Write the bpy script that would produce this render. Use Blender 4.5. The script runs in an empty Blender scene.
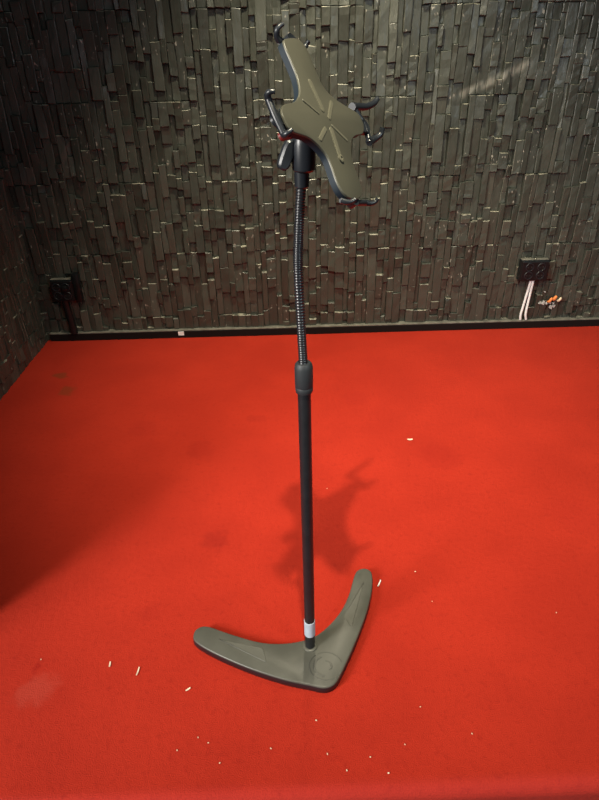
import bpy, bmesh, math, random
from mathutils import Vector, Matrix, Euler
PI = math.pi
C = bpy.context.scene.collection
random.seed(11)

# ------------------------------------------------------------------ helpers
def obj(name, bm, mat, parent=None, smooth=False, loc=None, angle=None):
    me = bpy.data.meshes.new(name)
    bmesh.ops.recalc_face_normals(bm, faces=bm.faces)
    bm.to_mesh(me); bm.free()
    me.materials.append(mat)
    if smooth:
        for p in me.polygons: p.use_smooth = True
        if angle is not None:
            me.set_sharp_from_angle(angle=math.radians(angle))
    o = bpy.data.objects.new(name, me); C.objects.link(o)
    if parent is not None: o.parent = parent
    if loc is not None: o.location = loc
    return o

def thing(name, label, cat, loc=(0, 0, 0), group=None):
    o = bpy.data.objects.new(name, None); C.objects.link(o)
    o.empty_display_size = 0.05
    o.location = loc; o['label'] = label; o['category'] = cat
    if group: o['group'] = group
    return o

def tag(o, label, cat, group=None):
    o['label'] = label; o['category'] = cat
    if group: o['group'] = group
    return o

def struct(o, label=None, cat=None):
    o['kind'] = 'structure'
    if label: o['label'] = label; o['category'] = cat
    return o

def box(bm, x0, x1, y0, y1, z0, z1, bev=0.0, seg=2):
    r = bmesh.ops.create_cube(bm, size=1.0)
    vs = r['verts']
    for v in vs:
        v.co = Vector(((x0+x1)/2 + v.co.x*(x1-x0), (y0+y1)/2 + v.co.y*(y1-y0), (z0+z1)/2 + v.co.z*(z1-z0)))
    if bev > 0:
        es = list({e for v in vs for e in v.link_edges})
        bmesh.ops.bevel(bm, geom=es, offset=bev, segments=seg, affect='EDGES', profile=0.5)
    return bm

def lathe(bm, prof, n=28, M=None, cap=True):
    """prof: list of (radius, z)."""
    rings = []
    for r, z in prof:
        ring = []
        for i in range(n):
            a = 2*PI*i/n
            p = Vector((r*math.cos(a), r*math.sin(a), z))
            if M is not None: p = M @ p
            ring.append(bm.verts.new(p))
        rings.append(ring)
    for a, b in zip(rings, rings[1:]):
        for i in range(n):
            bm.faces.new((a[i], a[(i+1) % n], b[(i+1) % n], b[i]))
    if cap:
        bm.faces.new(list(reversed(rings[0]))); bm.faces.new(rings[-1])
    return bm

def catmull(pts, n=8, closed=False):
    P = [Vector(p) for p in pts]; out = []; m = len(P)
    rng = m if closed else m-1
    for i in range(rng):
        if closed:
            p0, p1, p2, p3 = P[(i-1) % m], P[i], P[(i+1) % m], P[(i+2) % m]
        else:
            p1, p2 = P[i], P[i+1]
            p0 = P[i-1] if i > 0 else p1*2-p2
            p3 = P[i+2] if i+2 < m else p2*2-p1
        for k in range(n):
            t = k/n
            out.append(0.5*((2*p1) + (p2-p0)*t + (2*p0-5*p1+4*p2-p3)*t*t + (3*p1-p0-3*p2+p3)*t**3))
    if not closed: out.append(P[-1])
    return out

def tube(bm, pts, rad, n=12):
    """round tube along pts; rad number or callable(i, t)."""
    P = [Vector(p) for p in pts]; m = len(P); rings = []
    T = [(P[min(i+1, m-1)]-P[max(i-1, 0)]).normalized() for i in range(m)]
    ref = Vector((1, 0, 0)) if abs(T[0].x) < 0.8 else Vector((0, 1, 0))
    u = (ref - T[0]*ref.dot(T[0])).normalized()
    for i in range(m):
        u = (u - T[i]*u.dot(T[i])).normalized(); v = T[i].cross(u)
        r = rad(i, i/(m-1)) if callable(rad) else rad
        rings.append([bm.verts.new(P[i] + (u*math.cos(2*PI*k/n) + v*math.sin(2*PI*k/n))*r) for k in range(n)])
    for a, b in zip(rings, rings[1:]):
        for k in range(n):
            bm.faces.new((a[k], a[(k+1) % n], b[(k+1) % n], b[k]))
    bm.faces.new(list(reversed(rings[0]))); bm.faces.new(rings[-1])
    return bm

def offset_loop(L, d):
    """inward offset of a CCW 2-D loop by d."""
    n = len(L); out = []
    for i in range(n):
        a, b, c = L[i-1], L[i], L[(i+1) % n]
        t = ((b-a).normalized() + (c-b).normalized()).normalized()
        out.append(b + Vector((-t.y, t.x))*d)
    return out

def slab(bm, loop, layers, M=None):
    """layers: list of (inset, z) bottom to top, capped both ends."""
    A = sum(loop[i-1].x*loop[i].y - loop[i].x*loop[i-1].y for i in range(len(loop)))
    if A < 0: loop = list(reversed(loop))
    rings = []
    for d, z in layers:
        q = offset_loop(loop, d) if d else loop
        ring = []
        for p in q:
            v = Vector((p.x, p.y, z))
            ring.append(bm.verts.new(M @ v if M is not None else v))
        rings.append(ring)
    n = len(loop)
    for a, b in zip(rings, rings[1:]):
        for i in range(n):
            bm.faces.new((a[i], a[(i+1) % n], b[(i+1) % n], b[i]))
    bm.faces.new(list(reversed(rings[0]))); bm.faces.new(rings[-1])
    return bm

# ------------------------------------------------------------------ materials
def mat(name, col, rough=0.5, metal=0.0, spec=0.5, noise=0.0, nscale=40.0, bump=0.0, bscale=200.0, coat=0.0):
    m = bpy.data.materials.new(name); m.use_nodes = True
    nt = m.node_tree; N = nt.nodes; Lk = nt.links
    b = N['Principled BSDF']
    b.inputs['Base Color'].default_value = (*col, 1)
    b.inputs['Roughness'].default_value = rough
    b.inputs['Metallic'].default_value = metal
    b.inputs['Specular IOR Level'].default_value = spec
    b.inputs['Coat Weight'].default_value = coat
    tc = N.new('ShaderNodeTexCoord')
    nz = N.new('ShaderNodeTexNoise'); nz.inputs['Scale'].default_value = nscale
    nz.inputs['Detail'].default_value = 5
    Lk.new(tc.outputs['Object'], nz.inputs['Vector'])
    if noise > 0:
        mr = N.new('ShaderNodeMapRange')
        mr.inputs['To Min'].default_value = 1-noise; mr.inputs['To Max'].default_value = 1+noise
        mr.inputs['From Min'].default_value = 0.3; mr.inputs['From Max'].default_value = 0.7
        Lk.new(nz.outputs['Fac'], mr.inputs['Value'])
        mx = N.new('ShaderNodeMix'); mx.data_type = 'RGBA'; mx.blend_type = 'MULTIPLY'
        mx.inputs['Factor'].default_value = 1
        mx.inputs[6].default_value = (*col, 1)
        Lk.new(mr.outputs['Result'], mx.inputs[7]); Lk.new(mx.outputs[2], b.inputs['Base Color'])
        mr2 = N.new('ShaderNodeMapRange')
        mr2.inputs['From Min'].default_value = 0.3; mr2.inputs['From Max'].default_value = 0.7
        mr2.inputs['To Min'].default_value = max(0.02, rough-noise*0.3); mr2.inputs['To Max'].default_value = min(1, rough+noise*0.3)
        Lk.new(nz.outputs['Fac'], mr2.inputs['Value']); Lk.new(mr2.outputs['Result'], b.inputs['Roughness'])
    if bump > 0:
        n2 = N.new('ShaderNodeTexNoise'); n2.inputs['Scale'].default_value = bscale
        Lk.new(tc.outputs['Object'], n2.inputs['Vector'])
        bp = N.new('ShaderNodeBump'); bp.inputs['Strength'].default_value = bump; bp.inputs['Distance'].default_value = 0.002
        Lk.new(n2.outputs['Fac'], bp.inputs['Height']); Lk.new(bp.outputs['Normal'], b.inputs['Normal'])
    return m

class G:
    """tiny node-graph helper"""
    def __init__(s, m): s.nt = m.node_tree
    def n(s, t, **kw):
        x = s.nt.nodes.new(t)
        for k, v in kw.items(): setattr(x, k, v)
        return x
    def l(s, a, b): s.nt.links.new(a, b)
    def math(s, op, a, b=None, c=None, clamp=False):
        x = s.n('ShaderNodeMath', operation=op); x.use_clamp = clamp
        for i, v in enumerate((a, b, c)):
            if v is None: continue
            if isinstance(v, (int, float)): x.inputs[i].default_value = v
            else: s.l(v, x.inputs[i])
        return x.outputs[0]
    def rng(s, v, a, b, c=0.0, d=1.0):
        x = s.n('ShaderNodeMapRange'); x.interpolation_type = 'SMOOTHSTEP'
        for k, q in zip(('From Min', 'From Max', 'To Min', 'To Max'), (a, b, c, d)): x.inputs[k].default_value = q
        s.l(v, x.inputs['Value']); return x.outputs[0]
    def noise(s, vec, scale, detail=4, rough=0.5):
        x = s.n('ShaderNodeTexNoise'); x.inputs['Scale'].default_value = scale
        x.inputs['Detail'].default_value = detail; x.inputs['Roughness'].default_value = rough
        s.l(vec, x.inputs['Vector']); return x.outputs['Fac']
    def mix(s, f, a, b, blend='MIX'):
        x = s.n('ShaderNodeMix', data_type='RGBA', blend_type=blend)
        for i, v in ((0, f), (6, a), (7, b)):
            if isinstance(v, (int, float)): x.inputs[i].default_value = v
            elif isinstance(v, tuple): x.inputs[i].default_value = (*v, 1)
            else: s.l(v, x.inputs[i])
        return x.outputs[2]
    def scaled(s, vec, sc):
        x = s.n('ShaderNodeMapping'); x.inputs['Scale'].default_value = sc
        s.l(vec, x.inputs['Vector']); return x.outputs[0]

# black painted split stone
def stone_mat(name, pale_streak=None):
    m = bpy.data.materials.new(name); m.use_nodes = True; g = G(m)
    b = m.node_tree.nodes['Principled BSDF']
    tc = g.n('ShaderNodeTexCoord'); P = tc.outputs['Object']
    st = g.scaled(P, (1, 1, 0.28))
    n1 = g.noise(st, 24, 5, 0.58); n2 = g.noise(P, 7, 3); n3 = g.noise(P, 55, 4, 0.6)
    col = g.mix(g.rng(n2, 0.3, 0.7), (0.046, 0.050, 0.041), (0.053, 0.057, 0.047))
    at = g.n('ShaderNodeAttribute', attribute_name='tone')
    col = g.mix(1.0, col, g.mix(at.outputs['Fac'], (0.78, 0.78, 0.78), (1.2, 1.2, 1.2)), 'MULTIPLY')
    # small chips in the paint
    fl = g.math('MULTIPLY', g.rng(g.noise(g.scaled(P, (1, 1, 0.6)), 75, 2), 0.66, 0.72), g.rng(g.noise(P, 6, 2), 0.46, 0.62))
    col = g.mix(g.math('MULTIPLY', fl, 0.7), col, (0.42, 0.40, 0.35))
    hl = g.n('ShaderNodeAttribute', attribute_name='edge_highlight')
    col = g.mix(g.math('MULTIPLY', hl.outputs['Fac'], g.rng(n3, 0.38, 0.6, 0.15, 1.0)), col, (0.40, 0.38, 0.30))  # pale stone edges: highlights painted into the base colour
    if pale_streak:  # pale diagonal streak mixed into the stone colour
        sx = g.n('ShaderNodeSeparateXYZ'); g.l(P, sx.inputs[0])
        (ax, az), (bx, bz), w = pale_streak
        L = math.hypot(bx-ax, bz-az); ux, uz = (bx-ax)/L, (bz-az)/L
        rx = g.math('SUBTRACT', sx.outputs[0], ax); rz = g.math('SUBTRACT', sx.outputs[2], az)
        al = g.math('ADD', g.math('MULTIPLY', rx, ux), g.math('MULTIPLY', rz, uz))
        ac = g.math('ABSOLUTE', g.math('SUBTRACT', g.math('MULTIPLY', rx, -uz), g.math('MULTIPLY', rz, -ux)))
        s = g.math('MULTIPLY', g.rng(ac, 0.004, w, 1, 0), g.math('MULTIPLY', g.rng(al, -0.02, 0.04), g.rng(al, L-0.06, L, 1, 0)))
        s = g.math('MULTIPLY', s, g.rng(g.noise(g.scaled(P, (1, 1, 0.3)), 45, 3), 0.36, 0.62))
        col = g.mix(g.math('MULTIPLY', s, 0.5), col, (0.34, 0.33, 0.29))
    g.l(col, b.inputs['Base Color'])
    g.l(g.rng(n3, 0.3, 0.7, 0.30, 0.46), b.inputs['Roughness'])
    b.inputs['Specular IOR Level'].default_value = 0.5
    bp = g.n('ShaderNodeBump'); bp.inputs['Strength'].default_value = 0.55; bp.inputs['Distance'].default_value = 0.009
    g.l(n1, bp.inputs['Height'])
    bp2 = g.n('ShaderNodeBump'); bp2.inputs['Strength'].default_value = 0.15; bp2.inputs['Distance'].default_value = 0.003
    g.l(n3, bp2.inputs['Height']); g.l(bp.outputs['Normal'], bp2.inputs['Normal'])
    g.l(bp2.outputs['Normal'], b.inputs['Normal'])
    return m

STAINS = [  # x, y, radius, strength, colour
    (-1.133, 2.546, 0.045, 0.75, (0.13, 0.045, 0.012)), (-1.051, 2.393, 0.050, 0.65, (0.13, 0.045, 0.012)),
    (-0.257, 1.381, 0.055, 0.45, (0.20, 0.008, 0.006)), (-0.413, 1.103, 0.040, 0.25, (0.25, 0.010, 0.008)),
    (-0.676, 0.938, 0.022, 0.70, (0.26, 0.006, 0.004)), (-0.654, 0.882, 0.055, 0.25, (0.48, 0.11, 0.075)),
    (0.576, 1.80, 0.10, 0.30, (0.26, 0.008, 0.006)), (-0.364, 1.883, 0.07, 0.35, (0.24, 0.008, 0.006)),
    (0.30, 2.25, 0.08, 0.22, (0.28, 0.010, 0.008)), (-0.62, 2.05, 0.09, 0.25, (0.25, 0.01, 0.008)),
    (0.95, 1.45, 0.12, 0.18, (0.30, 0.010, 0.010)), (-0.15, 2.1, 0.05, 0.3, (0.25, 0.01, 0.008))]
def carpet_mat():
    m = bpy.data.materials.new('red_carpet'); m.use_nodes = True; g = G(m)
    b = m.node_tree.nodes['Principled BSDF']
    tc = g.n('ShaderNodeTexCoord'); P = tc.outputs['Object']
    fine = g.noise(P, 420, 2, 0.6); mid = g.noise(P, 60, 4, 0.6); big = g.noise(P, 3.2, 5, 0.6)
    col = g.mix(g.rng(big, 0.3, 0.72), (0.415, 0.0255, 0.0112), (0.49, 0.032, 0.0138))
    col = g.mix(g.rng(mid, 0.52, 0.75, 0, 0.55), col, (0.32, 0.016, 0.008))
    col = g.mix(g.rng(fine, 0.35, 0.7, 0, 0.45), col, (0.29, 0.013, 0.007))
    sx = g.n('ShaderNodeSeparateXYZ'); g.l(P, sx.inputs[0])
    # worn paler pile along the nosing
    col = g.mix(g.math('MULTIPLY', g.rng(sx.outputs[1], 0.618, 0.655, 1, 0), 0.16), col, (0.50, 0.06, 0.07))
    wob = g.math('MULTIPLY', g.math('SUBTRACT', g.noise(P, 24, 4), 0.5), 0.09)
    for x, y, r, s, c in STAINS:
        dx = g.math('SUBTRACT', sx.outputs[0], x); dy = g.math('SUBTRACT', sx.outputs[1], y)
        d = g.math('ADD', g.math('SQRT', g.math('ADD', g.math('MULTIPLY', dx, dx), g.math('MULTIPLY', dy, dy))), wob)
        col = g.mix(g.rng(d, r*0.45, r*1.05, s*0.72, 0), col, c)
    g.l(col, b.inputs['Base Color'])
    b.inputs['Roughness'].default_value = 0.95; b.inputs['Specular IOR Level'].default_value = 0.12
    b.inputs['Sheen Weight'].default_value = 0.05; b.inputs['Sheen Roughness'].default_value = 0.5
    b.inputs['Sheen Tint'].default_value = (1, 0.25, 0.2, 1)
    h = g.math('ADD', fine, g.math('MULTIPLY', mid, 0.8))
    bp = g.n('ShaderNodeBump'); bp.inputs['Strength'].default_value = 0.55; bp.inputs['Distance'].default_value = 0.004
    g.l(h, bp.inputs['Height']); g.l(bp.outputs['Normal'], b.inputs['Normal'])
    return m

M_carpet = carpet_mat()
M_stone = stone_mat('black_painted_stone', pale_streak=((0.80, 1.155), (1.15, 1.30), 0.028))
M_stone_plain = stone_mat('black_painted_stone_plain')
M_black = mat('black_gloss_plastic', (0.007, 0.008, 0.009), 0.33, spec=0.35, noise=0.15, nscale=30)
M_skirt = mat('black_skirting_paint', (0.006, 0.006, 0.006), 0.6, spec=0.2)
M_flat = mat('black_flat_paint', (0.02, 0.02, 0.02), 0.7, noise=0.2, nscale=8)
M_base_top = mat('black_plastic_glare', (0.088, 0.088, 0.072), 0.38, noise=0.16, nscale=16, bump=0.06, bscale=900)  # black foot plastic greyed: glare on the top put into the colour
M_body = mat('black_foot_plastic', (0.014, 0.013, 0.016), 0.45, noise=0.1, nscale=30)
M_panel = mat('inset_black_plastic', (0.100, 0.100, 0.082), 0.40, noise=0.10, nscale=20, bump=0.05, bscale=700)
M_emblem = mat('embossed_black_plastic', (0.066, 0.066, 0.055), 0.34)
M_pole = mat('satin_black_steel', (0.012, 0.013, 0.016), 0.40, noise=0.1, nscale=50)
M_goose = mat('black_flexible_steel', (0.016, 0.018, 0.022), 0.30, metal=0.0, spec=0.8)
M_collar = mat('grey_black_rubber', (0.022, 0.026, 0.031), 0.55, bump=0.1, bscale=500)
M_silver = mat('silver_tape', (0.46, 0.56, 0.66), 0.45, noise=0.08, nscale=60)
M_plate = mat('holder_plastic', (0.066, 0.065, 0.049), 0.42, noise=0.05, nscale=12)
M_rib = mat('holder_rib_plastic', (0.115, 0.111, 0.082), 0.33)
M_shell = mat('blue_black_plastic', (0.010, 0.017, 0.026), 0.6, spec=0.25)
M_clip = mat('black_hook_plastic', (0.014, 0.017, 0.022), 0.34)
M_red = mat('dark_red_reflection', (0.16, 0.012, 0.010), 0.5)  # dark red reflection under the holder plate, set as base colour
M_chrome = mat('steel', (0.55, 0.52, 0.44), 0.25, metal=1.0)
M_white = mat('white_pvc', (0.80, 0.84, 0.86), 0.4)
M_paper = mat('cream_paper', (0.80, 0.70, 0.50), 0.8)
M_paperw = mat('white_paper', (0.82, 0.80, 0.76), 0.8)
M_dust_lit_top = mat('dusty_ledge_lit_top', (0.16, 0.155, 0.13), 0.6, noise=0.35, nscale=25)  # dust on the baseboard; also colours the outlet tops as if lit
M_copper = mat('orange_copper', (0.85, 0.30, 0.09), 0.4, noise=0.1)
M_plaster = mat('grey_plaster', (0.42, 0.41, 0.40), 0.8, noise=0.3, nscale=80)
M_ceil = mat('dark_ceiling', (0.10, 0.095, 0.085), 0.8, noise=0.1, nscale=5)

# ------------------------------------------------------------------ the setting
LX, RX, BY, TOP = -1.34, 3.0, 3.0, 2.75      # room faces (stone backing planes)

def stone_panel(bm, u0, u1, v1, P, tone, dmax=0.028, origin=0.37, pw=0.25, ph=0.70, seam=1.17):
    """cladding of vertical split strips. P(u, v, d) -> point."""
    k0 = math.floor((u0-origin)/pw); k = k0
    while origin + k*pw < u1:
        a = origin + k*pw; off = seam + (0.35 if k % 2 else 0.0)
        xs = [a]
        for j in range(6): xs.append(a + pw*(j+1)/7 + random.uniform(-0.008, 0.008))
        xs.append(a+pw-0.0012)
        for j in range(7):
            c0, c1 = xs[j] + (0.0012 if j == 0 else 0), xs[j+1]
            if c1 < u0 or c0 > u1: continue
            c0 = max(c0, u0); c1 = min(c1, u1)
            if c1-c0 < 0.006: continue
            v = 0.0; nxt = off - ph*math.floor(off/ph)
            if nxt < 0.02: nxt += ph
            lastd = 0.01
            while v < v1-0.01:
                ln = random.choice((random.uniform(0.035, 0.09), random.uniform(0.07, 0.17), random.uniform(0.10, 0.24)))
                w = v+ln; gap = 0.0
                if w > nxt-0.035: w = nxt; gap = 0.0022; nxt += ph
                w = min(w, v1)
                d = random.uniform(0.003, dmax)
                while abs(d-lastd) < dmax*0.22: d = random.uniform(0.003, dmax)
                lastd = d
                piece(bm, c0, c1-0.0004, v, w-gap, d, P, tone)
                v = w
        k += 1

def piece(bm, c0, c1, v0, v1, d, P, tone):
    edge_highlight = bm.faces.layers.float['edge_highlight']
    b = min(0.0026, (c1-c0)*0.2, (v1-v0)*0.2)
    ns = 2 if v1-v0 < 0.08 else 4
    tu, tv = random.uniform(-0.003, 0.003), random.uniform(-0.007, 0.007)*min(1, (v1-v0)/0.16)
    s0, s1 = random.uniform(-0.004, 0.004), random.uniform(-0.004, 0.004)
    t = random.random()
    lo, mid, top = [], [], []
    def ring_pts():
        L = []
        for i in range(ns+1): L.append((0, i/ns))
        for i in range(ns, -1, -1): L.append((1, i/ns))
        return L
    rp = ring_pts()
    jl = [random.uniform(-0.0012, 0.0012) for _ in range(ns+1)]; jr = [random.uniform(-0.0012, 0.0012) for _ in range(ns+1)]
    jd = [[random.uniform(-0.0016, 0.0016) for _ in range(ns+1)] for _ in range(2)]
    for s, f in rp:
        i = round(f*ns)
        u = (c0 + jl[i]) if s == 0 else (c1 + jr[i])
        v = v0 + f*(v1-v0) + (s-0.5)*(s0 if f < 0.5 else s1)
        dd = max(0.003, d + tu*(s-0.5)*2 + tv*(f-0.5)*2 + jd[s][i])
        lo.append(bm.verts.new(P(u, v, 0)))
        mid.append(bm.verts.new(P(u, v, dd-b*0.8)))
        uu = u + (b if s == 0 else -b)
        vv = v + (b if i == 0 else (-b if i == ns else 0))
        top.append(bm.verts.new(P(uu, vv, dd)))
    n = len(rp); fs = []
    for A, B in ((lo, mid), (mid, top)):
        for i in range(n):
            fs.append(bm.faces.new((A[i], A[(i+1) % n], B[(i+1) % n], B[i])))
    for i in range(ns):
        fs.append(bm.faces.new((top[i], top[i+1], top[n-2-i], top[n-1-i])))
    for f in fs: f[tone] = t
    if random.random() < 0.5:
        for k in (ns, n+ns): fs[k][edge_highlight] = random.uniform(0.3, 1.0)  # upper edges painted pale as lit highlights
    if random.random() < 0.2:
        for k in range(n, n+ns): fs[k][edge_highlight] = random.uniform(0.05, 0.25)  # fainter pale tint on some left edges

def stone_wall(name, u0, u1, v1, P, backing, m, **kw):
    bm = bmesh.new(); bm.faces.layers.float.new('tone'); bm.faces.layers.float.new('edge_highlight'); tone = bm.faces.layers.float['tone']
    stone_panel(bm, u0, u1, v1, P, tone, **kw)
    bmesh.ops.recalc_face_normals(bm, faces=bm.faces)
    box(bm, *backing)
    return struct(obj(name, bm, m))

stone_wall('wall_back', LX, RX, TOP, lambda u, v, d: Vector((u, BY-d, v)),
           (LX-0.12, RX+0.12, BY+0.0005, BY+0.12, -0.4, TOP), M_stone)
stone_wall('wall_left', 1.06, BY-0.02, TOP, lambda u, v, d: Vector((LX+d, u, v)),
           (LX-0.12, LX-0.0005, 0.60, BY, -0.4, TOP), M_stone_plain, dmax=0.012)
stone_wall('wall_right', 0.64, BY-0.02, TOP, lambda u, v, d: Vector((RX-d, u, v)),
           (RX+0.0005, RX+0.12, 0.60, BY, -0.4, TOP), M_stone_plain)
bm = bmesh.new(); box(bm, LX, -0.945, 1.0, 1.055, 0.0, TOP, 0.004)
struct(obj('shadow_panel', bm, M_flat))  # unseen panel added out of view to cast the carpet's diagonal shadow edge
bm = bmesh.new(); box(bm, -3.6, RX+0.12, -2.6, BY+0.12, TOP, TOP+0.1)
struct(obj('ceiling', bm, M_ceil))
# carpeted stage floor with a rounded front nosing
bm = bmesh.new()
prof = [(BY, 0.0), (0.640, 0.0)]
for i in range(1, 9):
    a = PI/2*i/8; prof.append((0.640-0.030*math.sin(a), -0.030+0.030*math.cos(a)))
prof += [(0.610, -0.40), (BY, -0.40)]
va = [bm.verts.new((LX, y, z)) for y, z in prof]; vb = [bm.verts.new((RX, y, z)) for y, z in prof]
for i in range(len(prof)):
    j = (i+1) % len(prof); bm.faces.new((va[i], va[j], vb[j], vb[i]))
bm.faces.new(va); bm.faces.new(list(reversed(vb)))
fl = struct(obj('floor', bm, M_carpet))
bm = bmesh.new(); box(bm, -3.6, RX+0.12, -2.6, 0.610, -0.45, -0.40)
struct(obj('floor_hall', bm, M_flat))
# black baseboard with a dusty ledge on top
bm = bmesh.new(); box(bm, LX+0.026, RX-0.02, 2.955, 2.9995, 0.0, 0.040, 0.002)
struct(obj('baseboard_back', bm, M_skirt))
bm = bmesh.new(); box(bm, LX+0.026, RX-0.02, 2.957, 2.9995, 0.0402, 0.046, 0.0015)
struct(obj('trim_1', bm, M_dust_lit_top))

# ------------------------------------------------------------------ tablet floor stand
PX, PY = 0.0335, 0.978
OY = -0.018                                    # the pole stands a little in front of the foot's inner curve
PO = Matrix.Translation((0, OY, 0)) @ Matrix.Rotation(-0.0072, 4, 'Y')   # and leans a touch
stand = thing('tablet_stand', 'black tablet floor stand with boomerang foot and gooseneck pole on red carpet', 'stand', (PX, PY, 0))
OUT = [(-0.310, 0.0309), (-0.3012, 0.0502), (-0.2733, 0.0546), (-0.2051, 0.0264), (-0.1296, -0.0003), (-0.0652, -0.0062),
       (-0.0143, 0.0022), (0.0285, 0.0219), (0.080, 0.0757), (0.1155, 0.140), (0.142, 0.2162), (0.1567, 0.2358),
       (0.1781, 0.2389), (0.1935, 0.2205), (0.1865, 0.162), (0.1638, 0.0896), (0.1304, 0.0121), (0.0952, -0.0589),
       (0.0660, -0.1125), (0.0480, -0.1300), (0.0260, -0.1345), (-0.0062, -0.1263), (-0.066, -0.110), (-0.1539, -0.0761),
       (-0.2464, -0.0296), (-0.3005, 0.0069)]
loop = [Vector((p.x, p.y)) for p in catmull([(x, y, 0) for x, y in OUT], 6, True)]
bm = bmesh.new()
slab(bm, loop, [(0.003, 0.0), (0.0, 0.003), (0.0, 0.0205), (0.0004, 0.0212)])
body = obj('foot_plate', bm, M_body, stand, smooth=True, angle=50)
bm = bmesh.new()
slab(bm, loop, [(0.0004, 0.0213), (0.0008, 0.0228), (0.0020, 0.0243), (0.0040, 0.025)])
obj('foot_top_glare', bm, M_base_top, body, smooth=True, angle=50)  # top split from the body to carry glare in its colour
for tri in ([(-0.246, 0.0152), (-0.1227, -0.0194), (-0.1119, -0.0622)], [(0.1665, 0.1886), (0.0939, 0.0694), (0.1139, 0.0325)]):
    c = sum((Vector(p) for p in tri), Vector((0, 0)))/3
    L = []
    for i in range(3):
        a, b_, d = Vector(tri[i-1]), Vector(tri[i]), Vector(tri[(i+1) % 3])
        for t in range(5):
            s = t/4; p0 = b_+(a-b_).normalized()*0.008; p1 = b_+(d-b_).normalized()*0.008
            L.append(p0*(1-s)**2 + b_*2*s*(1-s) + p1*s*s)
    bm = bmesh.new(); slab(bm, L, [(0, 0.0246), (0, 0.0253), (0.0012, 0.0260)])
    o = obj('raised_panel', bm, M_panel, body); o['label'] = 'raised triangular panel on the foot arm'
# round emblem: rings and a swirl pressed into the plastic
ex, ey = 0.0365, -0.0765
bm = bmesh.new()
def ring(bm, r0, r1, a0, a1, z0, z1, n=40):
    q = []
    for i in range(n+1):
        a = a0+(a1-a0)*i/n; ca, sa = math.cos(a), math.sin(a)
        q.append([bm.verts.new((ex+r*ca, ey+r*sa*0.92, z)) for r, z in ((r0, z0), (r0+0.0005, z1), (r1-0.0005, z1), (r1, z0))])
    for a, b_ in zip(q, q[1:]):
        for k in range(3): bm.faces.new((a[k], a[k+1], b_[k+1], b_[k]))
    bm.faces.new(q[0]); bm.faces.new(q[-1])
ring(bm, 0.0400, 0.0435, 0.2, 2*PI-0.5, 0.0248, 0.0256)
ring(bm, 0.026, 0.033, 1.9, 4.6, 0.0248, 0.0256)
ring(bm, 0.012, 0.017, -1.0, 1.6, 0.0248, 0.0256)
obj('emblem', bm, M_emblem, body)

bm = bmesh.new(); lathe(bm, [(0.0185, 0.0245), (0.0185, 0.0275), (0.0165, 0.029), (0.0135, 0.0295)], 32, PO)
o = obj('socket_ring', bm, M_panel, stand, smooth=True, angle=40)
bm = bmesh.new(); lathe(bm, [(0.0128, 0.025), (0.0128, 0.80)], 32, PO)
obj('pole', bm, M_pole, stand, smooth=True, angle=40)
bm = bmesh.new(); lathe(bm, [(0.0129, 0.075), (0.0139, 0.0755), (0.0139, 0.1265), (0.0129, 0.127)], 32, PO)
o = obj('tape_band', bm, M_silver, stand, smooth=True, angle=40); o['label'] = 'silver tape band around the pole foot'
bm = bmesh.new(); lathe(bm, [(0.0130, 0.790), (0.0160, 0.792), (0.0172, 0.797), (0.0172, 0.803), (0.0167, 0.804), (0.0174, 0.806), (0.0174, 0.844), (0.0160, 0.851), (0.0135, 0.8545), (0.010, 0.8545)], 32, PO)
obj('clutch_collar', bm, M_collar, stand, smooth=True, angle=40)
# flexible gooseneck: a close-wound coil
path = catmull([(-0.0062, OY, 0.84), (-0.0095, OY, 0.93), (-0.0130, OY, 1.03), (-0.0105, OY, 1.10), (-0.0045, OY, 1.185)], 75)
bm = bmesh.new()
tube(bm, path, lambda i, t: 0.0079 + 0.0008*math.cos(i*PI/2.0), 14)
obj('gooseneck', bm, M_goose, stand, smooth=True)
bm = bmesh.new(); lathe(bm, [(0.009, 1.166), (0.0114, 1.168), (0.0122, 1.20), (0.0122, 1.205)], 24, Matrix.Translation((-0.0045, OY, 0)))
obj('neck_ferrule', bm, M_clip, stand, smooth=True, angle=40)

# ------------------------------------------------------------------ tablet holder head
A = Vector((-0.3452, 0.4290, 0.8348)); B = Vector((-0.5600, -0.8079, 0.1836)); N = Vector((0.7531, -0.4041, 0.5191))
A.normalize(); B = (B - A*B.dot(A)).normalized(); N = A.cross(B)
ctr = Vector((0.0659-PX, 0.9582-PY, 1.2646))
MH = Matrix(((A.x, B.x, N.x, ctr.x), (A.y, B.y, N.y, ctr.y), (A.z, B.z, N.z, ctr.z), (0, 0, 0, 1)))
# joint: upright socket below, ball between the two, clamp wing
jz = Vector((-0.001, OY, 0.011))
bm = bmesh.new()
lathe(bm, [(0.0125, 1.178), (0.0175, 1.182), (0.0185, 1.19), (0.0185, 1.218), (0.0165, 1.232), (0.0125, 1.238)], 28, Matrix.Translation(jz))
obj('joint_socket', bm, M_clip, stand, smooth=True, angle=40)
back = ctr - N*0.018
bm = bmesh.new()
Mz = Matrix.Translation(back) @ (-N).to_track_quat('Z', 'Y').to_matrix().to_4x4()
lathe(bm, [(0.030, 0.004), (0.030, 0.010), (0.021, 0.016), (0.014, 0.030), (0.013, 0.040), (0.005, 0.043)], 28, Mz)
jt = obj('ball_joint', bm, M_clip, stand, smooth=True, angle=40)
bm = bmesh.new()
wl = [Vector((p.x, p.y)) for p in catmull([(0, 0.022, 0), (0.009, 0.020, 0), (0.011, 0.006, 0), (0.009, -0.016, 0), (0.002, -0.024, 0), (-0.008, -0.020, 0), (-0.010, 0.0, 0), (-0.008, 0.017, 0)], 5, True)]
Mw = Matrix.Translation((-0.0270, -0.026, 1.217)) @ Euler((0, math.radians(24), math.radians(20))).to_matrix().to_4x4() @ Matrix(((1, 0, 0, 0), (0, 0, 1, 0), (0, 1, 0, 0), (0, 0, 0, 1)))
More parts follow.
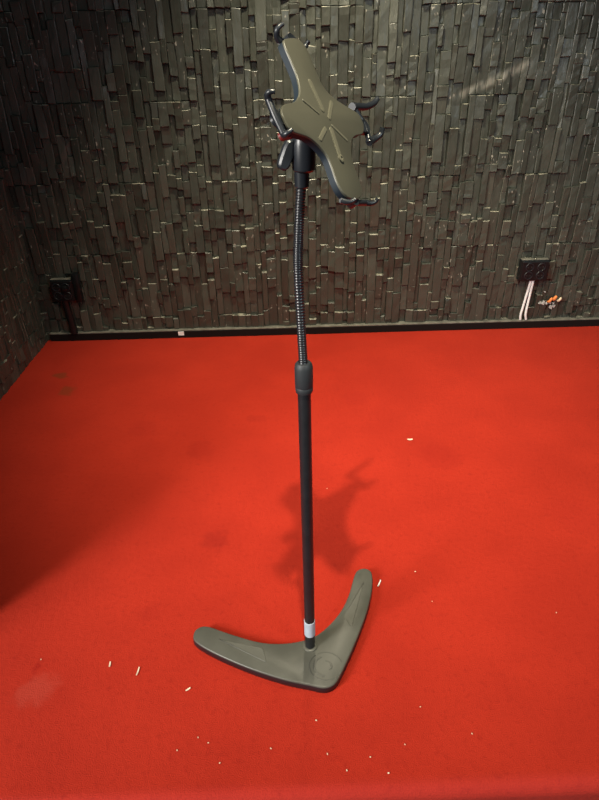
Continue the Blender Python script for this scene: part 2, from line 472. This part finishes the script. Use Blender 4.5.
slab(bm, wl, [(0.003, -0.007), (0, -0.004), (0, 0.004), (0.003, 0.007)], Mw)
kn = obj('clamp_knob', bm, M_clip, stand, smooth=True, angle=40)
bm = bmesh.new(); tube(bm, [Vector((-0.030, -0.024, 1.218)), Vector((-0.002, OY, 1.222))], 0.0052, 14)
obj('knob_screw', bm, M_chrome, kn, smooth=True, angle=40)

PL = [(0.1164, 0.0307), (0.126, -0.0057), (0.121, -0.0233), (0.1047, -0.0310), (0.0807, -0.0310), (0.0575, -0.0340), (0.0425, -0.0532),
      (0.0328, -0.087), (0.0278, -0.1136), (0.0213, -0.1290), (0.0038, -0.1309), (-0.0120, -0.115), (-0.0195, -0.0815), (-0.0331, -0.057),
      (-0.0634, -0.0380), (-0.0961, -0.0350), (-0.1168, -0.029), (-0.1271, -0.0038), (-0.1251, 0.019), (-0.1170, 0.0335), (-0.0984, 0.0390),
      (-0.0676, 0.0370), (-0.0511, 0.0459), (-0.0363, 0.0698), (-0.0300, 0.1120), (-0.0163, 0.1194), (-0.0030, 0.1183), (0.0075, 0.1054),
      (0.0165, 0.0725), (0.033, 0.0481), (0.0573, 0.0367), (0.0834, 0.0367), (0.1055, 0.038)]
lp = [Vector((p.x, p.y)) for p in catmull([(x, y, 0) for x, y in PL], 5, True)]
bm = bmesh.new()
slab(bm, lp, [(0, -0.0032), (0, -0.0012), (0.0005, -0.0004), (0.0014, 0.0)], MH)
plate = obj('holder_plate', bm, M_plate, stand, smooth=True, angle=50)
bm = bmesh.new()
slab(bm, lp, [(0.004, -0.0145), (0.0012, -0.0130), (0.0006, -0.0034)], MH)
obj('back_shell', bm, M_shell, plate, smooth=True, angle=50)
def bar(bm, p0, p1, w, z0, z1, M):
    a, b_ = Vector(p0), Vector(p1); d = (b_-a).normalized(); L = []
    ang = math.atan2(d.y, d.x)
    for k in range(9): t = ang-PI/2+PI*k/8; L.append(b_+Vector((math.cos(t), math.sin(t)))*w)
    for k in range(9): t = ang+PI/2+PI*k/8; L.append(a+Vector((math.cos(t), math.sin(t)))*w)
    slab(bm, L, [(0, z0), (0, z1*0.6), (w*0.35, z1)], M)
for p0, p1, w in (((0.0551, 0.0052), (0.0153, -0.001), 0.0052), ((0.0296, -0.0397), (0.003, -0.0125), 0.0040), ((-0.0177, 0.0142), (-0.0356, 0.0417), 0.0036),
                  ((-0.0178, -0.0045), (-0.0616, 0.0015), 0.0052), ((0.0217, 0.0493), (0.006, 0.017), 0.0016), ((-0.0102, -0.012), (-0.0302, -0.0426), 0.0022)):
    bm = bmesh.new(); bar(bm, p0, p1, w, -0.001, 0.0014, MH)
    obj('stiffening_rib', bm, M_rib, plate)
bm = bmesh.new(); lathe(bm, [(0.0062, -0.001), (0.0062, 0.0022), (0.0052, 0.003), (0.0030, 0.003), (0.0028, 0.001), (0.0005, 0.001)], 20, MH @ Matrix.Translation((-0.0635, 0.0018, 0)))
obj('screw_boss', bm, M_rib, plate, smooth=True, angle=40)

def P3(a, b_, n): return MH @ Vector((a, b_, n))
def hooked_end(end, crossbar, hooks, hr=0.0050):
    h = obj('clamp_arm', end, M_clip, stand, smooth=True, angle=45)
    bm = bmesh.new(); tube(bm, catmull([P3(*p) for p in crossbar], 5), 0.0048, 10)
    obj('cross_bar', bm, M_clip, h, smooth=True, angle=45)
    for hk in hooks:
        bm = bmesh.new(); pts = catmull([P3(*p) for p in hk], 6)
        tube(bm, pts, lambda i, t: hr*(1-0.40*t), 10)
        obj('hook', bm, M_clip, h, smooth=True, angle=60)
    return h
def sld(p0, p1, w):
    bm = bmesh.new(); bar(bm, p0, p1, w, -0.014, -0.005, MH); return bm
# far end of the long arm pointing up
hooked_end(sld((0.07, 0.0), (0.120, 0.0), 0.014), [(0.120, 0.030, -0.010), (0.121, 0.0, -0.010), (0.117, -0.030, -0.010)],
           [[(0.120, 0.030, -0.010), (0.124, 0.036, -0.008), (0.128, 0.040, -0.003), (0.131, 0.039, 0.002), (0.133, 0.034, 0.007)],
            [(0.117, -0.030, -0.010), (0.121, -0.034, -0.008), (0.125, -0.038, -0.003), (0.127, -0.038, 0.003)]])
# lower end
hooked_end(sld((-0.07, 0.0), (-0.122, 0.0), 0.014), [(-0.124, 0.028, -0.010), (-0.128, 0.0, -0.010), (-0.128, -0.048, -0.010)],
           [[(-0.124, 0.028, -0.010), (-0.128, 0.026, -0.006), (-0.131, 0.021, 0.000), (-0.130, 0.016, 0.006)],
            [(-0.128, -0.048, -0.010), (-0.131, -0.054, -0.006), (-0.132, -0.060, 0.000), (-0.129, -0.062, 0.006)]])
# left (near) end
hooked_end(sld((-0.010, 0.07), (-0.010, 0.122), 0.010), [(0.016, 0.130, -0.006), (-0.008, 0.130, -0.006), (-0.034, 0.126, -0.006)],
           [[(0.016, 0.130, -0.006), (0.019, 0.134, -0.002), (0.019, 0.135, 0.003), (0.017, 0.132, 0.008)],
            [(-0.034, 0.126, -0.006), (-0.036, 0.129, -0.002), (-0.036, 0.129, 0.003), (-0.034, 0.125, 0.008)]])
# right (far) end, pulled out
hooked_end(sld((0.006, -0.08), (0.006, -0.148), 0.011), [(0.040, -0.135, -0.008), (0.012, -0.152, -0.008), (-0.020, -0.148, -0.008)],
           [[(0.040, -0.130, -0.008), (0.042, -0.150, -0.006), (0.042, -0.172, 0.0), (0.046, -0.190, 0.008), (0.052, -0.198, 0.014)],
            [(-0.020, -0.146, -0.008), (-0.016, -0.160, -0.004), (-0.012, -0.170, 0.006), (-0.004, -0.170, 0.014)]], 0.0072)
bm = bmesh.new(); bar(bm, (-0.0145, 0.050), (-0.028, 0.112), 0.006, -0.0200, -0.0165, MH)  # strip added to carry the painted red reflection
o = obj('red_reflection', bm, M_red, plate); o['label'] = 'dark red reflection painted on a strip under the plate edge'

# ------------------------------------------------------------------ outlets, cables
FY = 2.930
def socket_box(name_loc, x0, x1, z0, z1, label):
    t = thing('outlet_box', label, 'outlet', ((x0+x1)/2, 2.974, z0))
    cx, cz = (x0+x1)/2, z0
    def L(bm):  # shift to local
        for v in bm.verts: v.co -= Vector((cx, 2.974, cz))
        return bm
    bm = bmesh.new(); box(bm, x0, x1, FY+0.012, 2.982, z0, z1, 0.004); obj('housing', L(bm), M_black, t)
    bm = bmesh.new(); box(bm, x0+0.003, x1-0.003, FY, FY+0.012, z0+0.003, z1-0.003, 0.004); fp = obj('face_plate', L(bm), M_black, t)
    bm = bmesh.new(); box(bm, x0+0.004, x1-0.004, FY+0.014, 2.972, z1, z1+0.0035, 0.0012)
    o = obj('lit_top', L(bm), M_dust_lit_top, t); o['label'] = 'pale top of the box, coloured as lit'  # lit top face, its brightness put into the colour
    for sx in (0.29, 0.71):
        for sz in (0.30, 0.70):
            c = Vector((x0+(x1-x0)*sx-cx, FY-2.974, z0+(z1-z0)*sz-cz)); r = 0.0225
            M = Matrix.Translation(c) @ Matrix.Rotation(PI/2, 4, 'X')
            bm = bmesh.new()
            lathe(bm, [(r, -0.002), (r, 0.002), (r-0.0015, 0.0035), (r-0.004, 0.0035), (r-0.0055, -0.001), (0.001, -0.001)], 28, M)
            s = obj('socket', bm, M_clip, fp, smooth=True, angle=40)
            for dx in (-0.0095, 0.0095):
                bm = bmesh.new(); lathe(bm, [(0.003, -0.001), (0.003, 0.0005), (0.0018, 0.0005)], 12, M @ Matrix.Translation((dx, 0, 0)))
                obj('contact_hole', bm, M_flat, s)
    return t, fp
bx, fp = socket_box(None, 1.240, 1.388, 0.282, 0.394, 'black four-socket outlet box with lit-coloured top above two white cables, right of stand')
bm = bmesh.new(); lathe(bm, [(0.004, 0.0), (0.005, 0.003), (0.003, 0.006)], 12, Matrix.Translation((0.0, -0.022, 0.394-0.282+0.003)))
o = obj('screw', bm, M_chrome, bx, smooth=True)
for i, (xa, xb, lb) in enumerate(((1.292, 1.302, 'left-hand white cable hanging from the right outlet box to the baseboard'),
                                  (1.305, 1.326, 'right-hand white cable hanging from the right outlet box to the baseboard'))):
    bm = bmesh.new()
    tube(bm, catmull([(xa+0.020, 2.952, 0.288), (xa+0.018-0.004*(1-i), 2.954, 0.22), (xa+0.016-0.009*(1-i), 2.956, 0.14), (xa+0.016-0.014*(1-i), 2.957, 0.085), (xb-0.004+0.008*i, 2.960, 0.052)], 8), 0.0064, 12)
    tag(obj('power_cable', bm, M_white, smooth=True, angle=60), lb, 'cable', 'white cables below the right outlet box')
bxl, fpl = socket_box(None, -1.238, -1.122, 0.238, 0.354, 'black outlet box with plug in dark corner beside left wall')
bm = bmesh.new()
box(bm, 0.060, 0.096, -0.040, -0.004, -0.006, 0.150, 0.008)
o = obj('side_adapter', bm, M_black, bxl, smooth=True, angle=40)
bm = bmesh.new(); box(bm, 0.006, 0.036, FY-2.974-0.022, FY-2.974+0.002, 0.062, 0.094, 0.007)
obj('plug', bm, M_black, bxl, smooth=True, angle=40)
bm = bmesh.new(); tube(bm, [(-1.186, 2.957, 0.244), (-1.180, 2.957, 0.15), (-1.176, 2.957, 0.046)], 0.019, 16)
tag(obj('cable_conduit', bm, M_black, smooth=True, angle=50), 'thick black conduit running from the left outlet box down to the baseboard', 'conduit')

# cut cable ends poking out of the chipped wall
cc = thing('cut_cable', 'cut cable with orange and white ends in chipped wall patch right of outlet box', 'cable', (1.452, 2.972, 0.147))
cc.scale = (0.8, 0.8, 0.8)
for dx, dz, ln, r, m_, lb in ((-0.012, 0.014, 0.040, 0.0085, M_copper, 'dull orange wire end'), (0.016, 0.030, 0.036, 0.0100, M_copper, 'bright orange wire end'), (0.052, 0.018, 0.034, 0.0075, M_paper, 'cream wire end')):
    bm = bmesh.new()
    tube(bm, catmull([(dx-0.006, 0.004, dz-0.012), (dx-0.002, -0.014, dz-0.004), (dx+0.004, -0.022, dz+ln*0.35), (dx+0.006, -0.024, dz+ln*0.6)], 5), lambda i, t, r=r: r*(0.75+0.35*math.sin(PI*t)), 12)
    o = obj('wire_end', bm, m_, cc, smooth=True, angle=60); o['label'] = lb
rnd = random.Random(5)
for x, z, s in ((-0.072, -0.006, 0.012), (-0.050, -0.010, 0.014), (-0.046, 0.002, 0.010), (-0.026, -0.008, 0.012), (-0.004, -0.004, 0.013), (0.022, -0.010, 0.010), (0.010, -0.040, 0.018), (0.030, -0.030, 0.014), (-0.055, 0.075, 0.007)):
    bm = bmesh.new()
    L = [Vector((x+s*rnd.uniform(0.45, 1)*math.cos(k*PI/3.5), z+s*rnd.uniform(0.45, 1)*math.sin(k*PI/3.5))) for k in range(7)]
    slab(bm, L, [(0, -0.006), (0, 0.006), (s*0.15, 0.009)], Matrix(((1, 0, 0, 0), (0, 0, -1, 0), (0, 1, 0, 0), (0, 0, 0, 1))))
    obj('plaster_chip', bm, M_plaster, cc)
# small white sticker clip on the baseboard
bm = bmesh.new(); box(bm, -0.016, 0.016, -0.0022, 0.0, 0.0, 0.024, 0.0008)
tag(obj('white_clip', bm, M_white, loc=(-0.592, 2.9548, 0.016)), 'small white clip stuck on the black baseboard left of the stand', 'clip')

# ------------------------------------------------------------------ scraps on the carpet
def scrap(name, x, y, ln, wd, rot, m, label, cat, group=None, curl=0.15):
    bm = bmesh.new(); n = 5; rows = []
    for i in range(n+1):
        t = i/n-0.5; z = 0.0015 + curl*ln*(t*t*4)*0.5
        w = wd*(1-0.35*abs(t)*2*rnd.uniform(0.6, 1.2))
        rows.append([bm.verts.new((t*ln, s*w/2, z+dz)) for s, dz in ((-1, 0), (1, 0.0004), (1, 0.0016), (-1, 0.0012))])
    for a, b_ in zip(rows, rows[1:]):
        for k in range(4): bm.faces.new((a[k], a[(k+1) % 4], b_[(k+1) % 4], b_[k]))
    bm.faces.new(rows[0]); bm.faces.new(rows[-1])
    o = obj(name, bm, m, loc=(x, y, 0.0)); o.rotation_euler = (0, 0, math.radians(rot))
    return tag(o, label, cat, group)
scrap('paper_scrap', 0.480, 1.907, 0.021, 0.009, 0, M_paper, 'cream paper scrap lying alone on the carpet right of the pole collar', 'scrap')
scrap('paper_scrap', 0.247, 1.177, 0.026, 0.004, 62, M_paperw, 'thin white paper sliver beside the tip of the right foot arm', 'scrap')
scrap('paper_scrap', -0.486, 0.944, 0.015, 0.004, 95, M_paper, 'leftmost of the two pale upright slivers left of the stand foot', 'scrap')
scrap('paper_scrap', -0.409, 0.921, 0.023, 0.0035, 84, M_paper, 'longer right one of two pale slivers left of the stand foot', 'scrap')
scrap('paper_scrap', -0.274, 0.867, 0.013, 0.004, 35, M_paper, 'cream curled scrap on carpet just below the left foot arm tip', 'scrap')
for x, y in ((-0.279, 0.721), (-0.067, 0.717), (0.039, 0.777), (0.395, 0.732), (0.100, 0.664), (0.362, 1.218), (0.388, 1.106), (0.723, 1.053),
             (-0.671, 0.966), (-0.235, 0.748), (0.237, 0.714), (0.124, 1.618), (-0.21, 0.735), (0.155, 0.69), (0.29, 0.80), (-0.18, 0.69), (0.19, 0.655), (0.06, 0.70)):
    scrap('lint_speck', x, y, rnd.uniform(0.0025, 0.0045), rnd.uniform(0.002, 0.003), rnd.uniform(0, 180), M_paper,
          'tiny pale lint speck on the red carpet, far smaller than the paper scraps', 'lint', 'lint specks on the carpet', 0.05)

# ------------------------------------------------------------------ light
def look(o, target):
    o.rotation_euler = (Vector(target)-o.location).to_track_quat('-Z', 'Y').to_euler()
def spot(name, loc, target, power, col, size, cone, blend):
    l = bpy.data.lights.new(name, 'SPOT'); l.energy = power; l.color = col; l.shadow_soft_size = size
    l.spot_size = math.radians(cone); l.spot_blend = blend
    o = bpy.data.objects.new(name, l); C.objects.link(o); o.location = loc; look(o, target); return o
def area(name, loc, target, power, col, sx, sy):
    l = bpy.data.lights.new(name, 'AREA'); l.energy = power; l.color = col; l.shape = 'RECTANGLE'; l.size = sx; l.size_y = sy
    o = bpy.data.objects.new(name, l); C.objects.link(o); o.location = loc; look(o, target); return o
spot('ceiling_spot', (0.03, 0.46, 2.6), (0.58, 1.9, 0.4), 245, (1.0, 0.90, 0.66), 0.02, 84, 1.0)
spot('wall_spot', (0.12, 2.22, 2.68), (0.40, 2.68, 0.0), 255, (1.0, 0.90, 0.66), 0.05, 90, 1.0)
area('hall_light', (-2.62, -0.88, 2.0), (-0.2, 0.7, 0.0), 178, (1.0, 0.96, 0.90), 0.75, 1.2)
area('hall_fill', (2.1, -1.3, 2.3), (-1.3, 2.6, 0.6), 28, (0.82, 0.93, 1.0), 0.5, 0.5)  # unseen weak fill, added to lift the dark left corner

w = bpy.data.worlds.new('World'); bpy.context.scene.world = w; w.use_nodes = True
w.node_tree.nodes['Background'].inputs[0].default_value = (0.9, 0.95, 1.0, 1)
w.node_tree.nodes['Background'].inputs[1].default_value = 0.08

# ------------------------------------------------------------------ camera
cam = bpy.data.cameras.new('Camera'); co = bpy.data.objects.new('Camera', cam); C.objects.link(co)
cam.sensor_fit = 'VERTICAL'; cam.sensor_height = 36.0; cam.lens = 36.0*578/800; cam.clip_start = 0.02
R = Matrix.Rotation(math.radians(-1.1), 4, 'Z') @ Matrix.Rotation(math.radians(59), 4, 'X') @ Matrix.Rotation(math.radians(-1.15), 4, 'Z')
co.matrix_world = Matrix.Translation((0, 0, 1.35)) @ R
S = bpy.context.scene; S.camera = co
S.view_settings.view_transform = 'Standard'; S.view_settings.look = 'None'
S.view_settings.exposure = 0.0; S.view_settings.gamma = 1.0; S.view_settings.use_curve_mapping = False
